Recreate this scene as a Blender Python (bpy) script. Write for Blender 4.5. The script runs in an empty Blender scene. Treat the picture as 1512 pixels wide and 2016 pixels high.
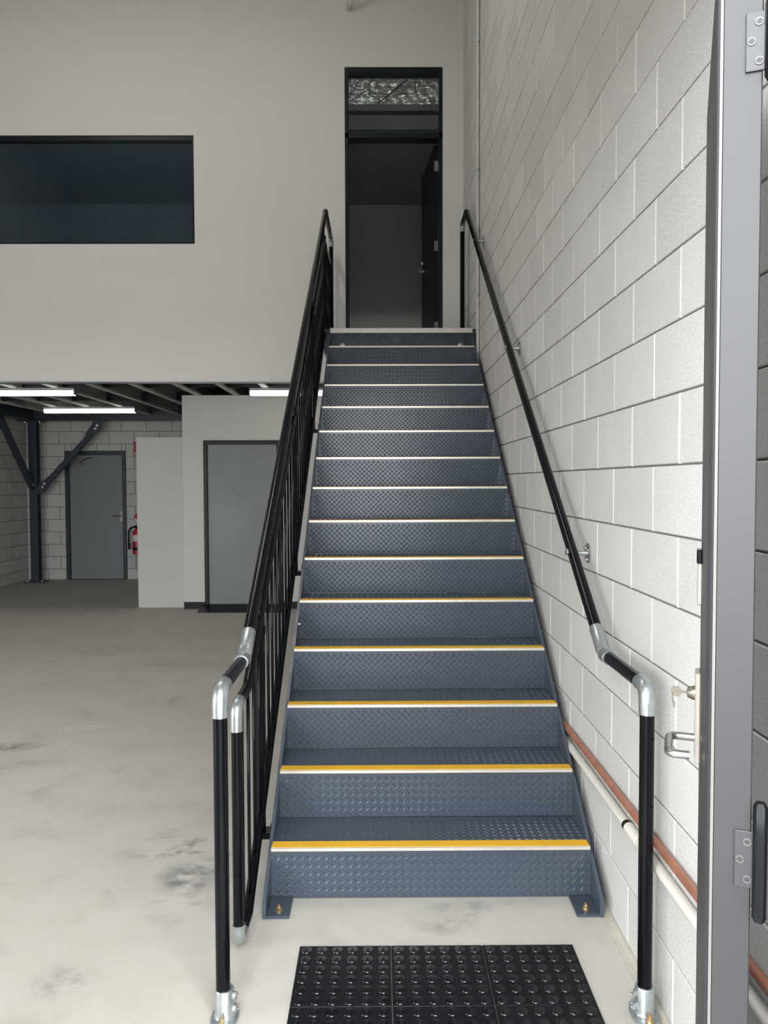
import bpy, bmesh, math, random
from mathutils import Vector, Matrix
random.seed(7)
scene = bpy.context.scene
col = scene.collection

# ------------------------------------------------------------------ camera
F_PX = 1535.14
PIT, YAW, ROL, CAM_H = -0.03889, -0.00582, 0.00315, 1.55481
_M = (Matrix.Rotation(YAW, 3, 'Z') @ Matrix.Rotation(PIT, 3, 'X') @ Matrix.Rotation(ROL, 3, 'Y'))
cam_data = bpy.data.cameras.new('camera')
cam_data.sensor_fit = 'HORIZONTAL'
cam_data.sensor_width = 36.0
cam_data.lens = 36.0 * F_PX / 1512.0
cam_data.clip_start = 0.02
cam = bpy.data.objects.new('camera', cam_data)
col.objects.link(cam)
_r, _f, _u = _M.col[0], _M.col[1], _M.col[2]
cam.matrix_world = Matrix(((_r.x, _u.x, -_f.x, 0), (_r.y, _u.y, -_f.y, 0), (_r.z, _u.z, -_f.z, CAM_H), (0, 0, 0, 1)))
scene.camera = cam

def project(P):
    q = _M.transposed() @ (Vector(P) - Vector((0, 0, CAM_H)))
    if q.y <= 0.05:
        return None
    return 756 + F_PX * q.x / q.y, 1008 - F_PX * q.z / q.y

# ------------------------------------------------------------------ world: bright overcast sky
world = bpy.data.worlds.new('overcast_sky')
scene.world = world
world.use_nodes = True
_bg = world.node_tree.nodes['Background']
_bg.inputs['Color'].default_value = (0.96, 0.985, 1.0, 1)
_bg.inputs['Strength'].default_value = 11.2

def portal(name, loc, rot, sx, sy):
    d = bpy.data.lights.new(name, 'AREA')
    d.shape = 'RECTANGLE'; d.size = sx; d.size_y = sy
    d.cycles.is_portal = True
    o = bpy.data.objects.new(name, d); col.objects.link(o)
    o.location = loc; o.rotation_euler = rot
    return o
OPEN_L, OPEN_R, OPEN_H = -0.72, 0.52, 2.75      # pedestrian opening the camera looks through
ROLL_L, ROLL_R, ROLL_H = -5.2, -2.3, 2.15       # roller door opening beside it
ROOF_Z = 7.3
portal('portal_doorway', ((OPEN_L+0.82)/2, 0.93, OPEN_H/2), (math.radians(90), 0, 0), 0.82-OPEN_L, OPEN_H)
portal('portal_roller_opening', ((ROLL_L+ROLL_R)/2, 0.93, ROLL_H/2), (math.radians(90), 0, 0), ROLL_R-ROLL_L, ROLL_H)

# ------------------------------------------------------------------ exposure
scene.view_settings.view_transform = 'Standard'
scene.view_settings.look = 'None'
scene.view_settings.gamma = 1.0
scene.view_settings.use_curve_mapping = False
scene.view_settings.exposure = 0.0
scene.cycles.glossy_bounces = 3
scene.cycles.transmission_bounces = 2
scene.cycles.transparent_max_bounces = 4
scene.cycles.caustics_reflective = False

# ------------------------------------------------------------------ materials
class NT:
    def __init__(s, name):
        s.m = bpy.data.materials.new(name); s.m.use_nodes = True
        s.t = s.m.node_tree; s.n = s.t.nodes
        s.b = s.n['Principled BSDF']
    def node(s, typ, **kw):
        nd = s.n.new(typ)
        for k, v in kw.items():
            setattr(nd, k, v)
        return nd
    def link(s, a, b): s.t.links.new(a, b)
    def pos(s): return s.node('ShaderNodeNewGeometry').outputs['Position']
    def obj(s): return s.node('ShaderNodeTexCoord').outputs['Object']
    def noise(s, vec, scale, detail=4, rough=0.55):
        nd = s.node('ShaderNodeTexNoise')
        nd.inputs['Scale'].default_value = scale; nd.inputs['Detail'].default_value = detail
        nd.inputs['Roughness'].default_value = rough
        s.link(vec, nd.inputs['Vector']); return nd.outputs['Fac']
    def ramp(s, fac, a, b, lo=0.0, hi=1.0):
        nd = s.node('ShaderNodeMapRange')
        nd.inputs['From Min'].default_value = a; nd.inputs['From Max'].default_value = b
        nd.inputs['To Min'].default_value = lo; nd.inputs['To Max'].default_value = hi
        s.link(fac, nd.inputs['Value']); return nd.outputs['Result']
    def math(s, op, a, b=None):
        nd = s.node('ShaderNodeMath', operation=op)
        for i, v in enumerate((a, b)):
            if v is None: continue
            if isinstance(v, (int, float)): nd.inputs[i].default_value = v
            else: s.link(v, nd.inputs[i])
        return nd.outputs[0]
    def mix(s, fac, a, b, mode='MIX'):
        nd = s.node('ShaderNodeMix', data_type='RGBA', blend_type=mode)
        for sock, v in ((nd.inputs[0], fac), (nd.inputs[6], a), (nd.inputs[7], b)):
            if isinstance(v, (int, float)): sock.default_value = v
            elif isinstance(v, tuple): sock.default_value = v if len(v) == 4 else v + (1,)
            else: s.link(v, sock)
        return nd.outputs[2]
    def bump(s, h, strength, dist=0.01):
        nd = s.node('ShaderNodeBump')
        nd.inputs['Strength'].default_value = strength; nd.inputs['Distance'].default_value = dist
        s.link(h, nd.inputs['Height']); s.link(nd.outputs['Normal'], s.b.inputs['Normal'])
    def set(s, **kw):
        for k, v in kw.items():
            k = k.replace('_', ' ')
            if isinstance(v, tuple) and len(v) == 3: v = v + (1,)
            if isinstance(v, (int, float, tuple)): s.b.inputs[k].default_value = v
            else: s.link(v, s.b.inputs[k])
        return s

def simple(name, c, rough=0.5, metal=0.0, var=0.12, nscale=8.0, bump=0.0, bscale=300.0, coat=0.0, spec=0.5):
    t = NT(name)
    n = t.noise(t.pos(), nscale)
    f = t.ramp(n, 0.3, 0.7)
    t.set(Base_Color=t.mix(f, tuple(x*(1-var) for x in c), tuple(min(1, x*(1+var)) for x in c)), Metallic=metal)
    t.set(Roughness=t.ramp(n, 0.3, 0.7, max(0.02, rough*0.88), min(1, rough*1.12)))
    if coat: t.set(Coat_Weight=coat)
    t.set(Specular_IOR_Level=spec)
    if bump: t.bump(t.noise(t.pos(), bscale, 3), bump, 0.002)
    return t.m

M = {}
M['plaster'] = simple('painted_plasterboard', (0.70, 0.69, 0.655), 0.75, var=0.02, nscale=1.5, bump=0.06, bscale=120)
M['room_white'] = simple('white_partition_paint', (0.60, 0.595, 0.57), 0.6, var=0.015, nscale=2)
M['steel_blue'] = simple('blue_grey_stair_paint', (0.060, 0.075, 0.097), 0.24, var=0.015, nscale=5, spec=0.33)
M['steel_smooth'] = simple('blue_grey_smooth_paint', (0.042, 0.053, 0.070), 0.28, var=0.15, nscale=9, bump=0.15, bscale=18)
M['black'] = simple('black_gloss_powder_coat', (0.0035, 0.004, 0.0055), 0.15, var=0.2, nscale=4, spec=0.18)
M['black_satin'] = simple('black_satin_aluminium', (0.008, 0.011, 0.016), 0.35, var=0.2, spec=0.3)
M['galv'] = simple('galvanised_steel', (0.46, 0.50, 0.51), 0.32, metal=0.85, var=0.14, nscale=60, bump=0.12, bscale=220)
M['zinc'] = simple('zinc_bolt', (0.72, 0.68, 0.58), 0.28, metal=0.9, var=0.15, nscale=200)
M['brass'] = simple('yellow_zinc_bolt', (0.62, 0.46, 0.26), 0.3, metal=0.9, var=0.15, nscale=200)
M['copper'] = simple('copper_pipe_metal', (0.52, 0.235, 0.155), 0.42, metal=0.6, var=0.18, nscale=14)
M['pvc'] = simple('cream_pvc', (0.66, 0.64, 0.58), 0.4, var=0.06, nscale=10)
M['rubber'] = simple('black_rubber', (0.005, 0.0055, 0.0075), 0.40, var=0.4, nscale=22, bump=0.1, bscale=160, spec=0.25)
M['stud'] = simple('black_rubber_stud', (0.006, 0.0065, 0.009), 0.17, var=0.4, nscale=40, spec=0.5)
M['alu'] = simple('cream_anodised_aluminium', (0.66, 0.62, 0.545), 0.32, metal=0.4, var=0.05, nscale=20)
M['yellow'] = simple('yellow_grit_strip', (0.80, 0.44, 0.02), 0.65, var=0.06, nscale=30, bump=0.4, bscale=700)
M['door_grey'] = simple('grey_door_paint', (0.22, 0.235, 0.245), 0.45, var=0.03, nscale=3)
M['leaf_grey'] = simple('grey_metal_door_paint', (0.017, 0.017, 0.0182), 0.42, var=0.04, nscale=3)
M['leaf_dark'] = simple('dark_door_seal', (0.02, 0.022, 0.026), 0.5)
M['column'] = simple('slate_blue_steel', (0.032, 0.043, 0.060), 0.42, var=0.12, nscale=6)
M['joist'] = simple('galvanised_purlin', (0.55, 0.55, 0.54), 0.5, metal=0.15, var=0.12, nscale=10)
M['deck'] = simple('dark_flooring_underside', (0.035, 0.035, 0.036), 0.8, var=0.2)
M['steel_brushed'] = simple('brushed_stainless', (0.40, 0.39, 0.385), 0.30, metal=0.95, var=0.06, nscale=60)
M['plate_cream'] = simple('satin_lock_plate', (0.42, 0.39, 0.35), 0.35, metal=0.3, var=0.03)
M['edge'] = simple('pale_edge_strip', (0.10, 0.097, 0.09), 0.45, var=0.05)
M['screw'] = simple('dull_screw', (0.085, 0.085, 0.085), 0.35, metal=0.4, var=0.1)
M['key'] = simple('nickel_key', (0.22, 0.20, 0.165), 0.35, metal=0.8, var=0.1, nscale=200)
M['hinge'] = simple('dull_steel_hinge', (0.045, 0.045, 0.048), 0.3, metal=0.5, var=0.1)
M['red'] = simple('fire_red', (0.48, 0.018, 0.028), 0.35, var=0.08)
M['white'] = simple('sign_white', (0.78, 0.78, 0.76), 0.5, var=0.03)
M['dark_room'] = simple('office_wall_paint', (0.68, 0.69, 0.68), 0.8, var=0.04, nscale=2)
M['dark_ceiling'] = simple('office_ceiling', (0.42, 0.45, 0.47), 0.8, var=0.06, nscale=2)
M['mortar_white'] = simple('white_joint_sealant', (0.82, 0.81, 0.78), 0.7, var=0.03)
M['mortar'] = simple('grey_mortar', (0.20, 0.19, 0.18), 0.95, var=0.15, nscale=30)
M['grout'] = simple('beige_grout_strip', (0.53, 0.50, 0.43), 0.9, var=0.16, nscale=9, bump=0.4, bscale=40)
M['roof_metal'] = simple('pale_roof_sheet', (0.55, 0.56, 0.57), 0.5, var=0.05, nscale=3)
M['outdoor'] = simple('outdoor_asphalt', (0.26, 0.255, 0.25), 0.9, var=0.1, nscale=3)

def make_block():
    t = NT('speckled_concrete_block')
    p = t.pos()
    oi = t.node('ShaderNodeObjectInfo').outputs['Random']
    isl = t.node('ShaderNodeNewGeometry').outputs['Random Per Island']
    rnd = t.math('FRACT', t.math('ADD', oi, isl))
    base = t.mix(rnd, (0.54, 0.53, 0.512), (0.615, 0.61, 0.592))
    sp = t.noise(p, 210, 3, 0.7)
    c = t.mix(t.ramp(sp, 0.50, 0.72), base, (0.80, 0.79, 0.77))
    c = t.mix(t.ramp(sp, 0.46, 0.28, 0, 0.55), c, (0.33, 0.325, 0.32))
    big = t.noise(p, 3.5, 4)
    c = t.mix(t.ramp(big, 0.35, 0.7, 0, 0.22), c, (0.44, 0.43, 0.42))
    t.set(Base_Color=c, Roughness=0.9)
    t.bump(t.noise(p, 190, 4, 0.7), 0.35, 0.003)
    return t.m
M['block'] = make_block()

def make_floor():
    t = NT('worn_concrete_slab')
    p = t.pos()
    big = t.noise(p, 0.9, 5, 0.6); mid = t.noise(p, 4.5, 6, 0.65); fine = t.noise(p, 60, 4, 0.7)
    c = t.mix(t.ramp(big, 0.3, 0.7), (0.475, 0.452, 0.405), (0.555, 0.530, 0.477))
    c = t.mix(t.ramp(mid, 0.35, 0.75, 0, 0.5), c, (0.60, 0.58, 0.535))
    c = t.mix(t.ramp(mid, 0.45, 0.25, 0, 0.55), c, (0.36, 0.345, 0.315))
    c = t.mix(t.ramp(fine, 0.3, 0.7, 0, 0.18), c, (0.36, 0.35, 0.33))
    # scuffed rubber marks, boot prints and dust, each where it lies on the slab
    def spot(x, y, rx, ry, rot, amount, colr, tex):
        nonlocal c
        mp = t.node('ShaderNodeMapping', vector_type='TEXTURE')
        mp.inputs['Location'].default_value = (x, y, 0)
        mp.inputs['Rotation'].default_value = (0, 0, rot)
        mp.inputs['Scale'].default_value = (rx, ry, 1)
        t.link(p, mp.inputs['Vector'])
        ln = t.node('ShaderNodeVectorMath', operation='LENGTH')
        t.link(mp.outputs['Vector'], ln.inputs[0])
        m = t.ramp(ln.outputs['Value'], 1.0, 0.25)
        m = t.math('MULTIPLY', m, tex)
        c = t.mix(t.math('MULTIPLY', m, amount), c, colr)
    blot = t.ramp(t.noise(p, 9, 5, 0.6), 0.40, 0.62)
    scr = t.ramp(t.noise(p, 22, 4, 0.7), 0.45, 0.60)
    vo = t.node('ShaderNodeTexVoronoi', feature='SMOOTH_F1'); vo.inputs['Scale'].default_value = 11; vo.inputs['Smoothness'].default_value = 0.3
    mpv = t.node('ShaderNodeMapping'); mpv.inputs['Scale'].default_value = (0.7, 1.6, 1); mpv.inputs['Rotation'].default_value = (0, 0, 0.35)
    t.link(p, mpv.inputs['Vector']); t.link(mpv.outputs['Vector'], vo.inputs['Vector'])
    tread = t.math('MULTIPLY', t.ramp(vo.outputs['Distance'], 0.42, 0.18), t.ramp(t.noise(p, 6, 4), 0.38, 0.58))
    dk = (0.19, 0.19, 0.19)
    SPOTS = (
        (-2.17, 4.55, 0.26, 0.11, 0.2, 0.9, 'b', 'd'), (-0.74, 3.03, 0.19, 0.18, 0.3, 1.0, 'b', 'd'),
        (-0.77, 3.06, 0.30, 0.60, 0.25, 0.85, 't', 'd'), (-0.85, 3.26, 0.05, 0.22, -0.6, 0.8, 's', 'd'),
        (0.23, 2.72, 0.15, 0.12, 0.4, 0.95, 'b', 'd'), (0.34, 2.79, 0.10, 0.07, 0.1, 0.5, 'b', 'd'),
        (-1.20, 2.58, 0.13, 0.09, 0.5, 0.5, 't', 'd'), (-2.05, 4.25, 0.4, 0.10, 0.2, 0.4, 'b', 'd'),
        (-1.0, 2.38, 0.12, 0.10, 0.2, 0.4, 's', 'd'), (-1.9, 4.9, 0.28, 0.10, 0.3, 0.5, 's', 'w'),
        (-1.0, 3.65, 0.20, 0.12, 0.3, 0.35, 't', 'd'), (-1.45, 5.5, 0.12, 0.2, 0.3, 0.4, 'b', 'd'),
        (-1.6, 6.6, 0.9, 0.25, 0.1, 0.35, 'b', 'd'), (-2.6, 7.2, 0.9, 0.3, 0.1, 0.3, 'b', 'd'))
    for s in SPOTS:
        spot(s[0], s[1], s[2], s[3], s[4], s[5], dk if s[7] == 'd' else (0.68, 0.67, 0.63), {'b': blot, 's': scr, 't': tread}[s[6]])
    t.set(Base_Color=c, Roughness=t.ramp(mid, 0.3, 0.7, 0.55, 0.8))
    t.bump(t.noise(p, 80, 4, 0.6), 0.12, 0.002)
    return t.m
M['floor'] = make_floor()

def make_foil():
    t = NT('crinkled_foil_insulation')
    t.set(Base_Color=(0.85, 0.85, 0.82), Metallic=0.85, Roughness=0.25)
    t.bump(t.noise(t.pos(), 22, 3), 0.8, 0.05)
    return t.m
M['foil'] = make_foil()

def make_glass(name, c):
    t = NT(name)
    n = t.n; out = n['Material Output']
    tr = t.node('ShaderNodeBsdfTransparent'); tr.inputs['Color'].default_value = c + (1,)
    gl = t.node('ShaderNodeBsdfGlossy'); gl.inputs['Roughness'].default_value = 0.02
    gl.inputs['Color'].default_value = (0.9, 0.95, 1, 1)
    fr = t.node('ShaderNodeFresnel'); fr.inputs['IOR'].default_value = 1.55
    mx = t.node('ShaderNodeMixShader')
    t.link(fr.outputs[0], mx.inputs[0]); t.link(tr.outputs[0], mx.inputs[1]); t.link(gl.outputs[0], mx.inputs[2])
    t.link(mx.outputs[0], out.inputs['Surface'])
    return t.m
M['glass'] = make_glass('clear_transom_glass', (0.72, 0.75, 0.755))
M['tint'] = make_glass('blue_tinted_window_glass', (0.78, 0.90, 1.0))

def make_led(name, strength):
    t = NT(name)
    t.set(Base_Color=(0.9, 0.9, 0.88), Emission_Color=(1.0, 0.965, 0.88), Emission_Strength=strength)
    return t.m
M['led'] = make_led('led_diffuser', 4.2)
M['led_foil_fill'] = make_led('foil_fill_diffuser', 80.0)  # strong glow for the added lamp that brightens the foil

# ------------------------------------------------------------------ mesh helpers
def mk(name, bm, mat, parent=None, smooth=False, loc=None):
    me = bpy.data.meshes.new(name)
    bmesh.ops.recalc_face_normals(bm, faces=bm.faces)
    bm.to_mesh(me); bm.free()
    if smooth:
        for p in me.polygons: p.use_smooth = True
        try: me.set_sharp_from_angle(angle=math.radians(35))
        except Exception: pass
    me.materials.append(M[mat] if isinstance(mat, str) else mat)
    return place(name, me, parent, loc)

def place(name, me, parent=None, loc=None):
    o = bpy.data.objects.new(name, me); col.objects.link(o)
    if parent is not None: o.parent = parent
    if loc is not None: o.location = loc
    return o

def empty(name, loc=(0, 0, 0), rz=0.0):
    o = bpy.data.objects.new(name, None); col.objects.link(o)
    o.location = loc; o.rotation_euler = (0, 0, rz); o.empty_display_size = 0.1
    return o

def tag(o, label=None, cat=None, group=None, kind=None):
    if label: o['label'] = label
    if cat: o['category'] = cat
    if group: o['group'] = group
    if kind: o['kind'] = kind
    return o

def struct(o, label, cat):
    return tag(o, label, cat, kind='structure')

def box(bm, x0, x1, y0, y1, z0, z1, bev=0.0):
    vs = [bm.verts.new((x, y, z)) for x in (x0, x1) for y in (y0, y1) for z in (z0, z1)]
    idx = ((0, 1, 3, 2), (4, 6, 7, 5), (0, 4, 5, 1), (2, 3, 7, 6), (0, 2, 6, 4), (1, 5, 7, 3))
    fs = [bm.faces.new([vs[i] for i in f]) for f in idx]
    if bev > 0:
        es = list({e for f in fs for e in f.edges})
        bmesh.ops.bevel(bm, geom=es, offset=bev, segments=1, affect='EDGES', profile=0.7)
    return bm

def boxo(name, b, mat, parent=None, bev=0.0):
    return mk(name, box(bmesh.new(), *b, bev=bev), mat, parent)

def prism_x(bm, pts, x0, x1):
    a = [bm.verts.new((x0, y, z)) for y, z in pts]
    b = [bm.verts.new((x1, y, z)) for y, z in pts]
    bm.faces.new(a); bm.faces.new(b[::-1])
    n = len(pts)
    for i in range(n):
        bm.faces.new((a[i], b[i], b[(i+1) % n], a[(i+1) % n]))
    return bm

def tube(bm, pts, r, seg=16, cap=True):
    """sweep a circle of radius r (or a list of radii) along a polyline"""
    pts = [Vector(p) for p in pts]
    rs = r if isinstance(r, (list, tuple)) else [r]*len(pts)
    rings = []; prev_n = None
    for i, p in enumerate(pts):
        d = (pts[min(i+1, len(pts)-1)] - pts[max(i-1, 0)])
        if 0 < i < len(pts)-1:
            d = (pts[i+1]-p).normalized() + (p-pts[i-1]).normalized()
        d.normalize()
        if prev_n is None:
            up = Vector((0, 0, 1)) if abs(d.z) < 0.9 else Vector((1, 0, 0))
            n1 = d.cross(up).normalized()
        else:
            n1 = (prev_n - d*prev_n.dot(d)).normalized()
        prev_n = n1
        n2 = d.cross(n1)
        sc = 1.0
        rings.append([bm.verts.new(p + (n1*math.cos(a) + n2*math.sin(a))*rs[i]*sc) for a in [2*math.pi*k/seg for k in range(seg)]])
    for a, b in zip(rings, rings[1:]):
        for k in range(seg):
            bm.faces.new((a[k], a[(k+1) % seg], b[(k+1) % seg], b[k]))
    if cap:
        bm.faces.new(rings[0][::-1]); bm.faces.new(rings[-1])
    return bm

def arc(p0, c, p1, n=8):
    """rounded corner: quadratic blend p0 -> p1 with corner c"""
    p0, c, p1 = Vector(p0), Vector(c), Vector(p1)
    return [p0*(1-t)**2 + c*2*t*(1-t) + p1*t*t for t in [i/n for i in range(n+1)]]

def tubeo(name, pts, r, mat, parent=None, seg=16):
    return mk(name, tube(bmesh.new(), pts, r, seg), mat, parent, smooth=True)

def lathe(bm, prof, axis_o, axis_d, seg=20):
    """profile [(distance along axis, radius)]"""
    o = Vector(axis_o); d = Vector(axis_d).normalized()
    return tube(bm, [o + d*a for a, _ in prof], [max(1e-4, r) for _, r in prof], seg)

def hexbolt(bm, o, d, r=0.012, h=0.010, stud=0.008):
    o = Vector(o); d = Vector(d).normalized()
    tube(bm, [o, o + d*0.003], r*1.35, 16)
    tube(bm, [o + d*0.003, o + d*(0.003+h)], r, 6)
    if stud: tube(bm, [o + d*(0.003+h), o + d*(0.003+h+stud)], r*0.55, 10)
    return bm

# ------------------------------------------------------------------ key dimensions
XL, XR = -0.4083, 0.7822            # tread ends
Y1, G, R = 2.8555, 0.27388, 0.18992  # first nosing, going, riser
NT_ = 14
LAND_Z = 15*R
LAND_Y = Y1 + NT_*G
FAC = 7.723
BACK = 12.5
LEFT = -5.64
WX = 0.8284
SL = R/G
def pitch(y): return R + SL*(y - Y1)

# ------------------------------------------------------------------ floor
floor = boxo('floor', (LEFT-0.2, 0.785, 0.9, BACK+0.1, -0.15, 0.0), 'floor')
struct(floor, 'worn pale grey concrete slab floor with scuffs and boot prints', 'floor')
bm = bmesh.new()
nseg = 60
for i in range(nseg+1):
    y = 0.9 + (BACK-0.9)*i/nseg
    dz = random.uniform(-0.006, 0.002)
    bm.verts.new((0.783 + random.uniform(-0.004, 0.004), y, -0.002)); bm.verts.new((0.812, y, -0.004+dz)); bm.verts.new((0.86, y, 0.002+dz))
bm.verts.ensure_lookup_table()
for i in range(nseg):
    for j in range(2):
        bm.faces.new([bm.verts[3*i+j], bm.verts[3*i+j+1], bm.verts[3*i+3+j+1], bm.verts[3*i+3+j]])
gs = mk('grout_strip', bm, 'grout', floor)
gs['label'] = 'beige grout strip between slab and block wall'
yard = boxo('floor_outside', (-12, 8, -14, 0.9, -0.15, -0.002), 'outdoor')
struct(yard, 'concrete yard outside the doorway', 'ground')

# ------------------------------------------------------------------ block walls
_bcache = {}
def block_mesh(w, h, depth=0.03, ch=0.0025):
    """unit whose face is centred on origin, facing -Y, w along X, h along Z"""
    key = (round(w, 4), round(h, 4))
    if key in _bcache: return _bcache[key]
    bm = bmesh.new()
    def ring(dx, y):
        return [bm.verts.new((sx*(w/2-dx), y, sz*(h/2-dx))) for sx, sz in ((-1, -1), (1, -1), (1, 1), (-1, 1))]
    f = ring(ch, 0.0); m = ring(0, ch); b = ring(0, depth)
    bm.faces.new(f)
    for p, q in ((f, m), (m, b)):
        for k in range(4):
            bm.faces.new((p[k], q[k], q[(k+1) % 4], p[(k+1) % 4]))
    bmesh.ops.recalc_face_normals(bm, faces=bm.faces)
    me = bpy.data.meshes.new('block'); bm.to_mesh(me); bm.free()
    me.materials.append(M['block'])
    _bcache[key] = me
    return me

JV, JH = 0.007, 0.006
def lay_blocks(rects, to_world, rotz, parent, visible_limit=300, weight=None):
    """rects: (u0,u1,z0,z1); to_world(u, z, out) -> location; larger in view first"""
    rects = sorted(rects, key=lambda r: -(weight(r) if weight else 0))
    rest = bmesh.new(); nrest = 0
    for i, (u0, u1, z0, z1) in enumerate(rects):
        w, h = u1-u0-JV, z1-z0-JH
        if w < 0.02 or h < 0.02: continue
        me = block_mesh(w, h)
        out = random.uniform(-0.0008, 0.0008)
        loc = to_world((u0+u1)/2, (z0+z1)/2, out)
        if i < visible_limit and (weight is None or weight((u0, u1, z0, z1)) > 0):
            o = place('block', me, parent); o.location = loc; o.rotation_euler = (0, 0, rotz)
        else:
            mat = Matrix.Translation(loc) @ Matrix.Rotation(rotz, 4, 'Z')
            vs = [rest.verts.new(mat @ v.co) for v in me.vertices]
            for p in me.polygons: rest.faces.new([vs[k] for k in p.vertices])
            nrest += 1
    if nrest:
        o = mk('block_courses', rest, 'block', parent); o['kind'] = 'stuff'
    else: rest.free()

def split_rect(r, hole):
    u0, u1, z0, z1 = r; a0, a1, c0, c1 = hole
    if u1 <= a0 or u0 >= a1 or z1 <= c0 or z0 >= c1: return [r]
    out = []
    if u0 < a0: out.append((u0, a0, z0, z1))
    if u1 > a1: out.append((a1, u1, z0, z1))
    m0, m1 = max(u0, a0), min(u1, a1)
    if z1 > c1: out.append((m0, m1, c1, z1))
    if z0 < c0: out.append((m0, m1, z0, c0))
    return out

# right wall
wall_right = boxo('wall_right', (WX+0.007, WX+0.2, 0.9, BACK, -0.1, ROOF_Z), 'mortar')
struct(wall_right, 'pale speckled concrete block wall beside the staircase', 'wall')
rects = []; vj = []
Y0J = 2.15469
for m in range(-8, 29):
    z0 = 1.6 + 0.2*m; z1 = min(z0+0.2, ROOF_Z)
    off = Y0J + (0.2 if m % 2 else 0.0)
    k0 = math.floor((0.95-off)/0.4)
    y = off + 0.4*k0
    while y < FAC:
        rects.append((max(y, 0.95), min(y+0.4, FAC+0.05), z0, z1))
        vj.append((y+0.4, z0, z1)); y += 0.4
def view_area(r):
    ps = []
    for u in (r[0], r[1]):
        for z in (r[2], r[3]):
            q = project((WX, u, z))
            if q is None: return 0
            ps.append(q)
    xs = [min(max(p[0], 0), 1392) for p in ps]; ys = [min(max(p[1], 0), 2016) for p in ps]
    return max(0, (max(xs)-min(xs))) * max(0, (max(ys)-min(ys)))
lay_blocks(rects, lambda u, z, o: Vector((WX+o, u, z)), -math.pi/2, wall_right, 300, view_area)
bm = bmesh.new()
for y, z0, z1 in vj:
    box(bm, WX+0.0012, WX+0.01, y-JV/2-0.0005, y+JV/2+0.0005, z0+0.002, z1-0.003)
o = mk('upright_joints', bm, 'mortar_white', wall_right); o['kind'] = 'stuff'; o['label'] = 'white upright sealant joints'

# back wall with the grey door in it
wall_back = mk('wall_back', bmesh.new(), 'mortar')
bm = bmesh.new(); D3 = (-5.022, -4.051, 0.0, 2.058)
for b in ((LEFT, D3[0], BACK+0.008, BACK+0.2, 0, 2.8), (D3[1], WX+0.2, BACK+0.008, BACK+0.2, 0, 2.8), (D3[0], D3[1], BACK+0.008, BACK+0.2, D3[3], 2.8), (LEFT-0.2, WX+0.2, BACK+0.008, BACK+0.2, 2.8, ROOF_Z)):
    box(bm, *b)
bm.to_mesh(wall_back.data); bm.free()
struct(wall_back, 'dim concrete block wall at the far end under the mezzanine', 'wall')
JV, JH = 0.008, 0.008
rects = []
for k in range(14):
    z1 = 2.77 - 0.2*k; z0 = max(z1-0.2, 0)
    if z1 <= 0.02: break
    off = -4.91 + (0.2 if k % 2 == 0 else 0.0)
    x = off - 0.4*3
    while x < -2.2:
        r = (max(x, LEFT), x+0.4, z0, z1)
        if r[1] > r[0]: rects += split_rect(r, D3)
        x += 0.4
lay_blocks(rects, lambda u, z, o: Vector((u, BACK+o, z)), 0.0, wall_back, 300)

wall_left = boxo('wall_left', (LEFT-0.2, LEFT-0.008, 0.9, BACK+0.2, 0, ROOF_Z), 'mortar')
struct(wall_left, 'dim concrete block wall along the left side', 'wall')
rects = []
for k in range(37):
    z1 = 7.37 - 0.2*k; z0 = max(z1-0.2, 0); z1 = min(z1, ROOF_Z)
    if z1 <= 0.02: break
    y = 0.9 + (0.2 if k % 2 else 0.0)
    while y < BACK:
        rects.append((y, min(y+0.4, BACK), z0, z1)); y += 0.4
lay_blocks(rects, lambda u, z, o: Vector((LEFT-o, u, z)), math.pi/2, wall_left, 300, lambda r: r[0] - 8.0 if (r[0] > 9.2 and r[2] < 2.6) else 0)

# ------------------------------------------------------------------ facade wall of the mezzanine office
WIN = (-4.6, -1.795, 3.882, 4.925)
DR = (-0.325, 0.627, LAND_Z, 5.572)
bm = bmesh.new()
FB = 2.552; FY0, FY1 = FAC, FAC+0.13
for x0, x1, z0, z1 in ((LEFT, WIN[0], FB, ROOF_Z), (WIN[0], WIN[1], FB, WIN[2]), (WIN[0], WIN[1], WIN[3], ROOF_Z), (WIN[1], DR[0], FB, ROOF_Z),
                       (DR[0], DR[1], FB, DR[2]), (DR[0], DR[1], DR[3], ROOF_Z), (DR[1], WX+0.005, FB, ROOF_Z)):
    box(bm, x0, x1, FY0, FY1, z0, z1)
wall_front = mk('wall_mezzanine', bm, 'plaster')
struct(wall_front, 'tall off-white plasterboard wall of the upper office above the opening', 'wall')
bm = bmesh.new(); box(bm, LEFT, WX, FAC-0.003, FY1+0.004, FB-0.012, FB)
mk('bottom_bead', bm, 'galv', wall_front)

# office window
window = empty('window_1', ((WIN[0]+WIN[1])/2, FAC, WIN[2]))
struct(window, 'long dark tinted window in the upper office wall', 'window')
def adopt(o, parent):
    o.parent = parent
    o.matrix_parent_inverse = (Matrix.Translation(parent.location) @ Matrix.Rotation(parent.rotation_euler.z, 4, 'Z')).inverted()
    return o
fw = 0.022
adopt(boxo('frame_head', (WIN[0], WIN[1], FAC+0.012, FAC+0.1, WIN[3]-0.045, WIN[3]), 'black_satin', None, 0.003), window)
adopt(boxo('frame_sill', (WIN[0], WIN[1], FAC+0.004, FAC+0.1, WIN[2], WIN[2]+0.018), 'black_satin', None, 0.003), window)
for x0, x1 in ((WIN[0], WIN[0]+fw), (WIN[1]-fw, WIN[1])):
    adopt(boxo('frame_jamb', (x0, x1, FAC+0.012, FAC+0.1, WIN[2]+0.018, WIN[3]-0.045), 'black_satin', None, 0.003), window)
adopt(boxo('pane', (WIN[0]+fw, WIN[1]-fw, FAC+0.05, FAC+0.056, WIN[2]+0.018, WIN[3]-0.045), 'tint'), window)

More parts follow.
